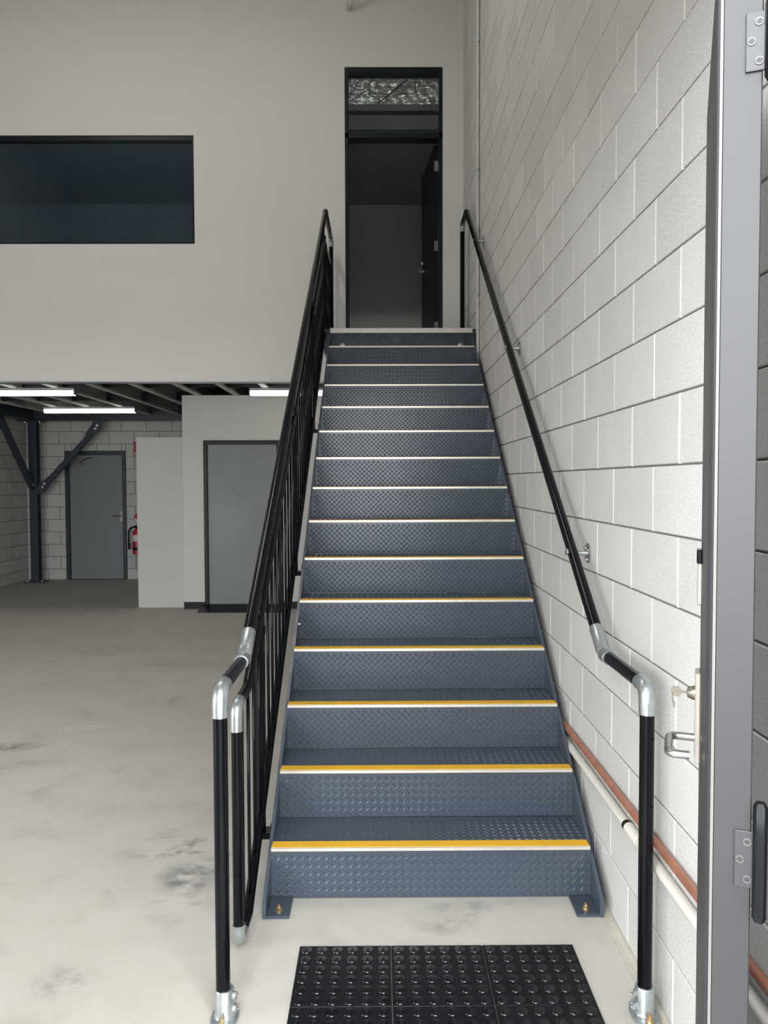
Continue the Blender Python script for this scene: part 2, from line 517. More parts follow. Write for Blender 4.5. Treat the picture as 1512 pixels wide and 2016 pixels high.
# office door frame, transom pane and the leaf standing open inside
door2 = empty('door_2', ((DR[0]+DR[1])/2, FAC, LAND_Z))
struct(door2, 'black framed doorway with transom pane at the top of the stairs', 'door')
adopt(boxo('frame_head', (DR[0], DR[1], FAC-0.004, FY1, DR[3]-0.045, DR[3]), 'black_satin', None, 0.003), door2)
adopt(boxo('transom_bar', (DR[0], DR[1], FAC-0.004, FY1, 4.895, 4.95), 'black_satin', None, 0.004), door2)
for x0, x1 in ((DR[0], DR[0]+0.034), (DR[1]-0.034, DR[1])):
    adopt(boxo('frame_jamb', (x0, x1, FAC-0.004, FY1, LAND_Z, DR[3]-0.045), 'black_satin', None, 0.003), door2)
adopt(boxo('transom_pane', (DR[0]+0.034, DR[1]-0.034, FAC+0.06, FAC+0.066, 4.95, DR[3]-0.045), 'glass'), door2)

leaf2 = mk('door_leaf', box(bmesh.new(), -0.040, 0.0, 0.0, 0.86, 0.008, 2.035, bev=0.002), 'black_satin')
leaf2.location = (DR[1]-0.036, FY1+0.004, LAND_Z); leaf2.rotation_euler = (0, 0, math.radians(5))
adopt(leaf2, door2)
bm = bmesh.new()
lathe(bm, [(0, 0.026), (0.008, 0.026), (0.009, 0.010), (0.05, 0.010)], (-0.040, 0.80, 1.0), (-1, 0, 0))
tube(bm, arc((-0.086, 0.80, 1.0), (-0.095, 0.80, 1.0), (-0.095, 0.79, 1.0), 4) + [Vector((-0.095, 0.69, 1.0))], 0.009, 12)
mk('lever_handle', bm, 'steel_brushed', leaf2, True)
bm = bmesh.new(); lathe(bm, [(0, 0.02), (0.006, 0.02), (0.02, 0.012)], (-0.040, 0.80, 1.09), (-1, 0, 0))
mk('lock_cylinder', bm, 'steel_brushed', leaf2, True)
for z in (0.25, 1.05, 1.83):
    bm = bmesh.new(); tube(bm, [(-0.006, -0.006, z-0.05), (-0.006, -0.006, z+0.05)], 0.008, 12); box(bm, -0.038, -0.004, -0.002, 0.0, z-0.05, z+0.05)
    mk('hinge', bm, 'steel_brushed', leaf2)

# upper office room seen through the openings
MZ0, MZ1, MY1 = LAND_Z, 5.68, 11.75
bm = bmesh.new(); box(bm, LEFT, WX, FY1, BACK, LAND_Z-0.03, LAND_Z)
mezz = mk('floor_mezzanine', bm, 'deck'); struct(mezz, 'mezzanine floor deck above the open joists', 'floor')
mk('floor_sheet', box(bmesh.new(), LEFT, WX, FY1, MY1, LAND_Z, LAND_Z+0.004), 'outdoor', mezz)
o = boxo('wall_office_back', (LEFT, WX, MY1, MY1+0.1, MZ0, ROOF_Z), 'dark_room'); struct(o, 'unlit back wall of the upper office', 'wall')
RC = (-0.46, 0.76, FY1, 8.95)
bm = bmesh.new()
for b in ((LEFT, RC[0], FY1, MY1, MZ1, MZ1+0.05), (RC[1], WX, FY1, MY1, MZ1, MZ1+0.05), (RC[0], RC[1], RC[3], MY1, MZ1, MZ1+0.05), (RC[0], RC[1], RC[3]+0.04, MY1, MZ1-0.02, MZ1)):
    box(bm, *b)
office_ceiling = mk('ceiling_office', bm, 'dark_ceiling'); struct(office_ceiling, 'unlit ceiling of the upper office with an exposed foil recess', 'ceiling')
bm = bmesh.new()
for b in ((RC[0], RC[1], RC[3], RC[3]+0.04, MZ1-0.16, 5.80), (RC[0]-0.03, RC[0], FY1, 9.25, MZ1+0.05, 6.30), (RC[1], RC[1]+0.03, FY1, 9.25, MZ1+0.05, 6.30), (RC[0], RC[1], FY1, 9.25, 6.25, 6.30), (RC[0], RC[1], 9.2, 9.25, 5.73, 6.25)):
    box(bm, *b)
mk('recess_lining', bm, 'deck', office_ceiling)
# foil insulation blanket bulging behind safety mesh, seen through the transom
bm = bmesh.new(); NXF, NZF = 60, 20
g = [[bm.verts.new((RC[0] + (RC[1]-RC[0])*i/NXF, 8.99 + 0.16*j/NZF + 0.012*math.sin(i*1.047)*math.sin(j*0.63) + random.uniform(-0.006, 0.006), 5.79 + 0.40*j/NZF)) for j in range(NZF+1)] for i in range(NXF+1)]
for i in range(NXF):
    for j in range(NZF): bm.faces.new((g[i][j], g[i+1][j], g[i+1][j+1], g[i][j+1]))
mk('foil_blanket', bm, 'foil', office_ceiling)
bm = bmesh.new()
for k in range(12): tube(bm, [(RC[0]+0.05+k*0.104, 8.965, 5.79), (RC[0]+0.05+k*0.104, 9.13, 6.20)], 0.003, 6)
for k in range(4): tube(bm, [(RC[0], 8.975+0.035*k, 5.84+0.1*k), (RC[1], 8.975+0.035*k, 5.84+0.1*k)], 0.003, 6)
mk('safety_mesh', bm, 'black_satin', office_ceiling)
tubeo('roof_rod', [(0.0, 8.93, 5.80), (0.46, 9.00, 6.20)], 0.010, 'black_satin', office_ceiling, 10)
foil_fill = empty('foil_fill_light', (0.15, 7.92, 6.1)); tag(foil_fill, 'added unseen lamp above the transom brightening the foil', 'light')  # invented lamp, hidden above the transom, so the foil reads bright
adopt(boxo('body', (-0.25, 0.55, FY1, FY1+0.03, 6.05, 6.12), 'roof_metal', None, 0.003), foil_fill)
adopt(boxo('diffuser', (-0.24, 0.54, FY1+0.03, FY1+0.045, 6.055, 6.115), 'led_foil_fill', None, 0.003), foil_fill)
o = boxo('wall_office_right', (WX-0.06, WX-0.005, FY1+0.003, MY1, MZ0, MZ1), 'dark_room'); struct(o, 'unlit right wall of the upper office', 'wall')

# joists under the mezzanine
JB = 2.605
def joist_mesh():
    bm = bmesh.new(); L0, L1 = FY1+0.01, BACK-0.35
    box(bm, -0.0015, 0.0015, L0, L1, 0, 0.20); box(bm, 0.0015, 0.065, L0, L1, 0, 0.003); box(bm, 0.0015, 0.065, L0, L1, 0.197, 0.20)
    box(bm, 0.062, 0.065, L0, L1, 0.003, 0.02)
    me = bpy.data.meshes.new('joist'); bm.to_mesh(me); bm.free(); me.materials.append(M['joist']); return me
jm = joist_mesh()
x = 0.55
while x > LEFT+0.1:
    place('joist', jm, mezz, (x, 0, JB)); x -= 0.462
for y in (8.95, 10.4):
    bm = bmesh.new(); box(bm, LEFT+0.02, WX, y, y+0.004, JB+0.03, JB+0.15); mk('bridging', bm, 'deck', mezz)

# steel frame: column, braces, beams
colm = empty('steel_column', (-5.373, 12.2, 0))
tag(colm, 'slate blue steel column with knee braces in the far left corner', 'column')
bm = bmesh.new()
cx, cy = -5.373, 12.2
box(bm, cx-0.063, cx+0.063, cy-0.063, cy-0.055, 0.012, 2.50); box(bm, cx-0.063, cx+0.063, cy+0.055, cy+0.063, 0.012, 2.50); box(bm, cx-0.004, cx+0.004, cy-0.055, cy+0.055, 0.012, 2.50)
adopt(mk('shaft', bm, 'column'), colm)
bp = adopt(boxo('base_plate', (cx-0.16, cx+0.16, cy-0.12, cy+0.12, 0.0, 0.014), 'column', None, 0.002), colm)
for sx in (-1, 1):
    bm = bmesh.new(); hexbolt(bm, (cx+sx*0.11, cy-0.08, 0.014), (0, 0, 1)); mk('bolt', bm, 'zinc', bp)
cp = adopt(boxo('cap_plate', (cx-0.14, cx+0.14, cy-0.09, cy+0.09, 2.50, 2.515), 'column', None, 0.002), colm)
for sx in (-1, 1):
    bm = bmesh.new(); hexbolt(bm, (cx+sx*0.115, cy-0.05, 2.5), (0, 0, -1), 0.014, 0.012); mk('bolt', bm, 'zinc', cp)
def shs(p0, p1, w, side):
    """square hollow brace between two points; side = a vector across it"""
    p0, p1, s = Vector(p0), Vector(p1), Vector(side).normalized()
    d = (p1-p0).normalized(); t = d.cross(s).normalized()
    bm = bmesh.new()
    a = [bm.verts.new(p0 + s*w/2*i + t*w/2*j) for i, j in ((-1, -1), (1, -1), (1, 1), (-1, 1))]
    b = [bm.verts.new(p1 + s*w/2*i + t*w/2*j) for i, j in ((-1, -1), (1, -1), (1, 1), (-1, 1))]
    bm.faces.new(a); bm.faces.new(b[::-1])
    for k in range(4): bm.faces.new((a[k], a[(k+1) % 4], b[(k+1) % 4], b[k]))
    return bm
br = adopt(mk('brace', shs((cx+0.12, cy-0.01, 1.47), (-4.37, cy-0.01, 2.42), 0.075, (0, 1, 0)), 'column'), colm)
for (x, z) in ((cx+0.14, 1.49), (-4.40, 2.39)):
    bm = bmesh.new(); hexbolt(bm, (x, cy-0.055, z), (0, -1, 0), 0.016, 0.012); hexbolt(bm, (x+0.03, cy-0.055, z+0.05), (0, -1, 0), 0.016, 0.012)
    mk('bolt', bm, 'zinc', br)
bm = bmesh.new(); prism_pts = [(cx+0.06, 1.36), (cx+0.06, 1.50), (cx+0.24, 1.66), (cx+0.31, 1.59), (cx+0.19, 1.42)]
def prism_y(bm, pts, y0, y1):
    a = [bm.verts.new((x, y0, z)) for x, z in pts]; b = [bm.verts.new((x, y1, z)) for x, z in pts]
    bm.faces.new(a); bm.faces.new(b[::-1]); n = len(pts)
    for i in range(n): bm.faces.new((a[i], b[i], b[(i+1) % n], a[(i+1) % n]))
    return bm
adopt(mk('gusset', prism_y(bm, prism_pts, cy-0.052, cy-0.044), 'column'), colm)
bm = bmesh.new(); adopt(mk('gusset', prism_y(bm, [(-4.56, 2.30), (-4.50, 2.24), (-4.29, 2.40), (-4.29, 2.51), (-4.42, 2.51)], cy-0.052, cy-0.044), 'column'), colm)
br2 = adopt(mk('brace', shs((cx, cy-0.08, 1.47), (cx-0.02, 11.15, 2.50), 0.075, (1, 0, 0)), 'column'), colm)
bm = bmesh.new(); hexbolt(bm, (cx+0.04, cy-0.15, 1.53), (1, 0, 0), 0.016, 0.012); mk('bolt', bm, 'zinc', br2)
def ibeam(bm, x0, x1, y0, y1, z0, z1, along):
    if along == 'x':
        ym = (y0+y1)/2
        box(bm, x0, x1, y0, y1, z0, z0+0.01); box(bm, x0, x1, y0, y1, z1-0.01, z1); box(bm, x0, x1, ym-0.004, ym+0.004, z0+0.01, z1-0.01)
    else:
        xm = (x0+x1)/2
        box(bm, x0, x1, y0, y1, z0, z0+0.01); box(bm, x0, x1, y0, y1, z1-0.01, z1); box(bm, xm-0.004, xm+0.004, y0, y1, z0+0.01, z1-0.01)
    return bm
bmb = mk('steel_beam', ibeam(bmesh.new(), LEFT+0.02, WX, cy-0.07, cy+0.07, 2.516, 2.80, 'x'), 'column')
tag(bmb, 'dark steel beam running across the far block wall on the column', 'beam')
bmb = mk('steel_beam', ibeam(bmesh.new(), cx-0.07, cx+0.07, FY1+0.02, cy-0.075, 2.516, 2.80, 'y'), 'column')
tag(bmb, 'dark steel beam running towards the far corner beside the left wall', 'beam')

# lights under the mezzanine
def batten(x0, x1, y, label):
    t = empty('ceiling_light', ((x0+x1)/2, y, 2.52)); tag(t, label, 'light', 'slim batten lights under the mezzanine')
    bm = bmesh.new()
    prism_x(bm, [(y-0.034, 2.574), (y-0.030, 2.604), (y+0.030, 2.604), (y+0.034, 2.574)], x0, x1)
    b = adopt(mk('body', bm, 'roof_metal'), t)
    for xa, xb in ((x0-0.012, x0), (x1, x1+0.012)):
        adopt(boxo('end_cap', (xa, xb, y-0.046, y+0.046, 2.526, 2.600), 'door_grey', None, 0.004), t)
    bm = bmesh.new()
    prism_x(bm, [(y-0.034, 2.574), (y-0.044, 2.545), (y-0.032, 2.520), (y+0.032, 2.520), (y+0.044, 2.545), (y+0.034, 2.574)], x0+0.004, x1-0.004)
    adopt(mk('diffuser', bm, 'led'), t)
batten(-4.63, -3.376, 8.72, 'lit white batten light at the left edge nearest the office wall')
batten(-4.636, -3.385, 10.89, 'lit white batten light farthest back, above the steel brace')
batten(-1.438, -0.19, 8.77, 'lit white batten light behind the stair balustrade')

# ------------------------------------------------------------------ small room and partition under the mezzanine
RX0, RY = -2.40, 9.55
D4 = (-2.147, -1.21, 0.0, 2.065)
bm = bmesh.new()
for b in ((RX0, D4[0], RY, RY+0.1, 0, 2.612), (D4[1], WX, RY, RY+0.1, 0, 2.612), (D4[0], D4[1], RY, RY+0.1, D4[3], 2.612), (RX0, RX0+0.1, RY+0.1, BACK, 0, 2.612)):
    box(bm, *b)
room = mk('wall_room', bm, 'plaster'); struct(room, 'off-white wall of the small room under the mezzanine', 'wall')
bm = bmesh.new(); box(bm, RX0-0.004, D4[0], RY-0.010, RY, 0, 0.085); box(bm, D4[1], WX, RY-0.010, RY, 0, 0.085)
bb = mk('baseboard_room', bm, 'rubber'); struct(bb, 'black skirting along the small room wall', 'skirting')
pan = boxo('wall_partition', (-2.998, -2.425, 9.655, 9.75, 0.0, 2.11), 'room_white', None, 0.003)
struct(pan, 'short bright white partition panel beside the small room', 'wall')
door4 = empty('door_4', ((D4[0]+D4[1])/2, RY, 0)); struct(door4, 'plain grey door with black frame in the small room wall', 'door')
adopt(boxo('frame_head', (D4[0], D4[1], RY-0.012, RY+0.1, D4[3]-0.05, D4[3]), 'rubber', None, 0.002), door4)
for x0, x1 in ((D4[0], D4[0]+0.045), (D4[1]-0.045, D4[1])):
    adopt(boxo('frame_jamb', (x0, x1, RY-0.012, RY+0.1, 0, D4[3]-0.05), 'rubber', None, 0.002), door4)
adopt(boxo('door_leaf', (D4[0]+0.045, D4[1]-0.045, RY+0.02, RY+0.06, 0.055, D4[3]-0.05), 'door_grey', None, 0.002), door4)
bm = bmesh.new(); prism_x(bm, [(RY-0.30, 0.0), (RY-0.30, 0.006), (RY-0.02, 0.055), (RY+0.06, 0.055), (RY+0.06, 0.0)], D4[0]-0.03, D4[1]+0.05)
adopt(mk('threshold_ramp', bm, 'rubber'), door4)

# grey door in the back wall
door3 = empty('door_3', ((D3[0]+D3[1])/2, BACK, 0)); struct(door3, 'grey exit door with dark frame in the far block wall', 'door')
adopt(boxo('frame_head', (D3[0], D3[1], BACK-0.012, BACK+0.1, D3[3]-0.06, D3[3]), 'column', None, 0.002), door3)
for x0, x1 in ((D3[0], D3[0]+0.06), (D3[1]-0.06, D3[1])):
    adopt(boxo('frame_jamb', (x0, x1, BACK-0.012, BACK+0.1, 0, D3[3]-0.06), 'column', None, 0.002), door3)
adopt(boxo('rebate', (D3[0], D3[1], BACK+0.072, BACK+0.12, 0.0, D3[3]), 'column'), door3)
lf = adopt(boxo('door_leaf', (D3[0]+0.063, D3[1]-0.063, BACK+0.03, BACK+0.07, 0.008, D3[3]-0.063), 'door_grey', None, 0.002), door3)
bm = bmesh.new(); box(bm, -4.86, -4.74, BACK-0.03, BACK+0.03, 1.82, 1.865, 0.004)
tube(bm, [(-4.78, BACK-0.02, 1.875), (-4.66, BACK-0.10, 1.935)], 0.009, 8); tube(bm, [(-4.66, BACK-0.10, 1.935), (-4.56, BACK-0.02, 1.955)], 0.008, 8)
mk('door_closer', bm, 'steel_brushed', lf)
bm = bmesh.new(); box(bm, -4.165, -4.12, BACK+0.022, BACK+0.03, 0.93, 1.09, 0.003)
tube(bm, [(-4.14, BACK+0.025, 1.02), (-4.14, BACK-0.04, 1.02)] , 0.009, 10); tube(bm, [(-4.13, BACK-0.04, 1.02), (-4.27, BACK-0.04, 1.02)], 0.0095, 10)
mk('lever_handle', bm, 'steel_brushed', lf)

# fire point on the back wall, half hidden by the partition
sg = empty('fire_sign', (-3.80, BACK, 2.0)); tag(sg, 'red square fire sign high on the far wall beside the partition', 'sign')
adopt(boxo('plate', (-3.921, -3.70, BACK-0.006, BACK-0.002, 1.985, 2.205), 'red', None, 0.001), sg)
adopt(boxo('white_band', (-3.90, -3.72, BACK-0.0075, BACK-0.006, 2.0, 2.03), 'white'), sg)
sg = empty('extinguisher_sign', (-3.85, BACK, 0.9)); tag(sg, 'round red and white sign above the fire extinguisher', 'sign')
bm = bmesh.new(); lathe(bm, [(0, 0.098), (0.004, 0.098)], (-3.832, BACK-0.002, 0.985), (0, -1, 0), 28); adopt(mk('disc', bm, 'red'), sg)
bm = bmesh.new(); a = [bm.verts.new((-3.832+0.086*math.cos(t), BACK-0.0075, 0.975+0.086*math.sin(t))) for t in [math.pi+math.pi*k/14 for k in range(15)]]
f = bm.faces.new(a); r_ = bmesh.ops.extrude_face_region(bm, geom=[f]); bmesh.ops.translate(bm, vec=(0, 0.001, 0), verts=[v for v in r_['geom'] if isinstance(v, bmesh.types.BMVert)])
adopt(mk('white_half', bm, 'white'), sg)
ex = empty('fire_extinguisher', (-3.85, BACK-0.085, 0.43)); tag(ex, 'red fire extinguisher with black hose hung beside the partition edge', 'fire extinguisher')
exx, exy = -3.862, BACK-0.085
bm = bmesh.new(); lathe(bm, [(0, 0.055), (0.01, 0.068), (0.33, 0.068), (0.37, 0.058), (0.40, 0.03), (0.42, 0.022)], (exx, exy, 0.41), (0, 0, 1), 24); adopt(mk('cylinder', bm, 'red', None, True), ex)
bm = bmesh.new(); lathe(bm, [(0, 0.0688), (0.10, 0.0688)], (exx, exy, 0.62), (0, 0, 1), 24); adopt(mk('paper_label', bm, 'white', None, True), ex)
bm = bmesh.new(); lathe(bm, [(0, 0.0688), (0.05, 0.0688)], (exx, exy, 0.475), (0, 0, 1), 24); adopt(mk('black_band', bm, 'rubber', None, True), ex)
bm = bmesh.new(); box(bm, exx-0.02, exx+0.02, exy-0.02, exy+0.02, 0.82, 0.86, 0.004); box(bm, exx-0.012, exx+0.012, exy-0.12, exy, 0.86, 0.875, 0.003); adopt(mk('valve_head', bm, 'black'), ex)
adopt(tubeo('hose', arc((exx-0.02, exy-0.01, 0.845), (exx-0.13, exy-0.02, 0.86), (exx-0.125, exy-0.02, 0.72), 8) + [Vector((exx-0.125, exy-0.02, 0.58))], 0.013, 'rubber', None, 10), ex)
bm = bmesh.new(); lathe(bm, [(0, 0.012), (0.02, 0.018), (0.10, 0.020)], (exx-0.122, exy-0.02, 0.59), (0, 0, -1), 12); adopt(mk('nozzle', bm, 'rubber', None, True), ex)
adopt(boxo('wall_bracket', (exx-0.03, exx+0.03, exy+0.068, BACK, 0.55, 0.80), 'black_satin'), ex)

# ------------------------------------------------------------------ staircase
stair = empty('staircase', ((XL+XR)/2, LAND_Y-2, 0))
tag(stair, 'straight blue-grey steel staircase with checker plate treads and yellow nosings', 'staircase')
W = XR - XL
def add_lugs(bm, w, h, tomap, margin=0.012, pitchd=0.0298, L=0.0230, wd=0.0074, ht=0.0027):
    nx = int((w-2*margin)/pitchd); nz = int((h-2*margin)/pitchd*2)
    ox = (w - nx*pitchd)/2
    for j in range(nz+1):
        for i in range(nx+1):
            u = ox + i*pitchd + (pitchd/2 if j % 2 else 0); v = margin + j*pitchd/2
            if u < 0.014 or u > w-0.014 or v > h-0.010: continue
            a = math.radians(45 if j % 2 else -45)
            du, dv = math.cos(a), math.sin(a)
            def P(s, t, k): return bm.verts.new(tomap(u + du*s - dv*t, v + dv*s + du*t, k))
            e0, e1 = P(-L/2, 0, 0), P(L/2, 0, 0)
            a0, a1 = P(-L*0.3, -wd/2, 0), P(L*0.3, -wd/2, 0)
            b0, b1 = P(-L*0.3, wd/2, 0), P(L*0.3, wd/2, 0)
            t0, t1 = P(-L*0.28, 0, ht), P(L*0.28, 0, ht)
            for f in ((e0, a0, t0), (a0, a1, t1, t0), (a1, e1, t1), (e1, b1, t1), (b1, b0, t0, t1), (b0, e0, t0)): bm.faces.new(f)
def plate_mesh(name, kind):
    bm = bmesh.new()
    if kind == 'riser':
        h = R - 0.006
        box(bm, 0, W, 0, 0.005, 0, h)
        add_lugs(bm, W, h, lambda u, v, k: (u, -k, v))
    else:
        box(bm, 0, W, 0.004, G+0.004, -0.006, 0)
        add_lugs(bm, W, G-0.055, lambda u, v, k: (u, 0.058+v, k), margin=0.010)
    me = bpy.data.meshes.new(name); bm.to_mesh(me); bm.free(); me.materials.append(M['steel_blue']); return me
riser_me, tread_me = plate_mesh('riser', 'riser'), plate_mesh('tread', 'tread')
# nosing: aluminium section wrapping the tread edge, with a yellow strip let in
bm = bmesh.new()
prism_x(bm, [(-0.006, 0.003), (-0.006, -0.008), (-0.002, -0.008), (-0.002, 0.0), (0.056, 0.0), (0.056, 0.002), (0.050, 0.003), (0.0, 0.004)], 0.001, W-0.001)
nose_me = bpy.data.meshes.new('nosing'); bm.to_mesh(nose_me); bm.free(); nose_me.materials.append(M['alu'])
bm = bmesh.new(); box(bm, 0.002, W-0.002, 0.002, 0.0485, 0.003, 0.0052)
strip_me = bpy.data.meshes.new('yellow_strip'); bm.to_mesh(strip_me); bm.free(); strip_me.materials.append(M['yellow'])
def stair_part(name, me, loc):
    o = place(name, me, None, loc); return adopt(o, stair)
for k in range(1, NT_+1):
    y = Y1 + (k-1)*G
    stair_part('riser', riser_me, (XL, y, (k-1)*R + (0.002 if k == 1 else 0.001)))
    stair_part('tread', tread_me, (XL, y, k*R-0.001))
    n = stair_part('nosing', nose_me, (XL, y, k*R))
    s = place('yellow_strip', strip_me, n); s['label'] = 'yellow anti-slip strip'
# stringers
for x0, x1, nm in ((XL-0.013, XL, 'left'), (XR, XR+0.013, 'right')):
    d = 0.033
    pts = [(2.718, 0.0), (2.718, pitch(2.718)-d), (6.80, pitch(6.80)-d), (6.80, pitch(6.80)-d-0.36), (2.718+0.40, 0.0)]
    adopt(mk('stringer', prism_x(bmesh.new(), pts, x0, x1), 'steel_blue'), stair)
    inner = (x1, x1+0.082) if nm == 'left' else (x0-0.082, x0)
    ft = adopt(boxo('foot_plate', (inner[0], inner[1], 2.718, 2.85, 0.0, 0.010), 'steel_blue', None, 0.0015), stair)
    bx = (inner[0]+inner[1])/2
    bm = bmesh.new(); hexbolt(bm, (bx, 2.755, 0.010), (0, 0, 1), 0.0105, 0.011, 0.009); mk('anchor_bolt', bm, 'brass', ft)
# bolt heads showing on the left stringer
for y, dz in ((3.93, 0.05), (6.55, 0.03)):
    bm = bmesh.new(); lathe(bm, [(0, 0.013), (0.006, 0.013), (0.011, 0.006)], (XL, y, pitch(y)-0.10-dz+0.05), (1, 0, 0), 14); adopt(mk('bolt_head', bm, 'galv', None, True), stair)
# top riser plate and landing
tp = adopt(boxo('top_plate', (XL, XR, LAND_Y, LAND_Y+0.008, NT_*R, LAND_Z-0.03), 'steel_smooth'), stair)
for x in (-0.311, 0.692):
    bm = bmesh.new(); lathe(bm, [(0, 0.021), (0.004, 0.021), (0.0045, 0.014), (0.012, 0.013), (0.014, 0.006)], (x, LAND_Y, NT_*R+0.055), (0, -1, 0), 16); mk('bolt_head', bm, 'galv', tp, True)
for x0, x1 in ((XL+0.0, XL+0.006), (XR-0.06, XR-0.052)):
    bm = bmesh.new(); prism_x(bm, [(LAND_Y-0.06, NT_*R+0.002), (LAND_Y, NT_*R+0.002), (LAND_Y, LAND_Z-0.034), (LAND_Y-0.012, LAND_Z-0.034)], x0, x1); adopt(mk('gusset', bm, 'steel_smooth'), stair)
bm = bmesh.new(); box(bm, XL-0.06, WX-0.005, LAND_Y-0.02, FAC, LAND_Z-0.008, LAND_Z-0.001); box(bm, XL-0.06, WX-0.01, LAND_Y+0.02, FAC-0.002, LAND_Z-0.20, LAND_Z-0.008)
adopt(mk('landing_plate', bm, 'steel_smooth'), stair)
bm = bmesh.new(); prism_x(bm, [(LAND_Y-0.028, LAND_Z+0.006), (LAND_Y-0.028, LAND_Z-0.034), (LAND_Y-0.022, LAND_Z-0.034), (LAND_Y-0.022, LAND_Z-0.001), (LAND_Y+0.05, LAND_Z), (LAND_Y+0.05, LAND_Z+0.004)], XL-0.003, XR+0.012)
n = adopt(mk('landing_nosing', bm, 'alu'), stair)

# ------------------------------------------------------------------ handrail fittings
TR = 0.0207     # handrail tube
def base_flange(parent, x, y, z, inner):
    fl = bmesh.new()
    prof = []
    n = 28
    for lay, sc in ((0.0, 1.0), (0.010, 1.0), (0.014, 0.92)):
        prof.append([fl.verts.new((x + 0.040*sc*math.copysign(abs(math.cos(t))**0.9, math.cos(t)), y + 0.066*sc*math.sin(t), z+lay)) for t in [2*math.pi*k/n for k in range(n)]])
    fl.faces.new(prof[0][::-1]); fl.faces.new(prof[-1])
    for a, b in zip(prof, prof[1:]):
        for k in range(n): fl.faces.new((a[k], a[(k+1) % n], b[(k+1) % n], b[k]))
    o = adopt(mk('base_flange', fl, 'galv', None, True), parent)
    bm = bmesh.new(); lathe(bm, [(0.010, 0.034), (0.025, 0.0285), (0.088, 0.0275), (0.092, 0.0255), (0.092, 0.0205)], (x, y, z), (0, 0, 1), 24)
    mk('socket', bm, 'galv', o, True)
    for dz in (0.035, 0.072):
        bm = bmesh.new(); lathe(bm, [(0, 0.012), (0.010, 0.011), (0.0105, 0.006), (0.008, 0.0055)], (x + inner*0.026, y-0.004, z+dz), (inner, -0.25, 0), 14); mk('set_screw', bm, 'galv', o, True)
    for sy in (-1, 1):
        bm = bmesh.new(); hexbolt(bm, (x, y+sy*0.047, z+0.014), (0, 0, 1), 0.0085, 0.010, 0.010); mk('anchor_bolt', bm, 'brass', o)
def sleeve(bm, p0, p1, r):
    p0, p1 = Vector(p0), Vector(p1); d = (p1-p0)
    tube(bm, [p0, p0 + d*0.04, p0 + d*0.96, p1], [r*0.93, r, r, r*0.93], 20)
def handrail(parent, x, ypost, ybend, zl, zt, ytop_end, land_post, post2_x, fit_top):
    """post, elbow, level run, adjustable bend, sloping rail, top bend, level run and landing post"""
    adopt(tubeo('post', [(x, ypost, 0.012), (x, ypost, zl-0.070)], TR, 'black', None, 24), parent)
    e = [Vector((x, ypost, zl-0.078))] + arc((x, ypost, zl-0.045), (x, ypost, zl), (x, ypost+0.045, zl), 8) + [Vector((x, ypost+0.062, zl))]
    adopt(tubeo('elbow', e, TR+0.0032, 'galv', None, 24), parent)
    b = Vector((x, ybend, zl)); sd = Vector((0, 1, SL)).normalized()
    adopt(tubeo('level_rail', [(x, ypost+0.055, zl), b + Vector((0, -0.05, 0))], TR, 'black', None, 24), parent)
    bm = bmesh.new()
    sleeve(bm, b + Vector((0, -0.062, 0)), b + Vector((0, -0.008, 0)), TR+0.004)
    sleeve(bm, b + sd*0.006, b + sd*0.125, TR+0.0035)
    f = adopt(mk('adjustable_bend', bm, 'galv', None, True), parent)
    bm = bmesh.new(); prism_x(bm, [(ybend-0.022, zl-0.020), (ybend-0.016, zl+0.016), (ybend+0.010, zl+0.034), (ybend+0.035, zl+0.052), (ybend+0.050, zl+0.030), (ybend+0.020, zl-0.014)], x-0.014, x+0.014)
    bmesh.ops.bevel(bm, geom=list(bm.edges), offset=0.004, segments=2, affect='EDGES')
    mk('swivel_tongue', bm, 'galv', f, True)
    ytop = ybend + (zt-zl)/SL
    t = Vector((x, ytop, zt))
    adopt(tubeo('rail', [b + sd*0.115, t - sd*0.03], TR, 'black', None, 24), parent)
    bm = bmesh.new(); tube(bm, [t - sd*0.05, t - sd*0.015] + arc(t - sd*0.015, t, t + Vector((0, 0.015, 0)), 5)[1:] + [t + Vector((0, 0.05, 0))], TR+0.002, 20)
    adopt(mk('top_bend', bm, fit_top, None, True), parent)
    e1 = Vector((x, ytop_end-0.05, zt)); 
    adopt(tubeo('landing_rail', [t + Vector((0, 0.04, 0)), e1], TR, 'black', None, 20), parent)
    e = [e1 + Vector((0, -0.012, 0))] + arc(e1, (x, ytop_end, zt), (x, ytop_end, zt-0.05), 8) + [Vector((x, ytop_end, zt-0.075))]
    adopt(tubeo('landing_elbow', e, TR+0.0025, 'galv' if fit_top == 'galv' else 'galv', None, 20), parent)
    adopt(tubeo('landing_post', [(x, ytop_end, zt-0.07), (x, ytop_end, land_post)], TR, 'black', None, 20), parent)

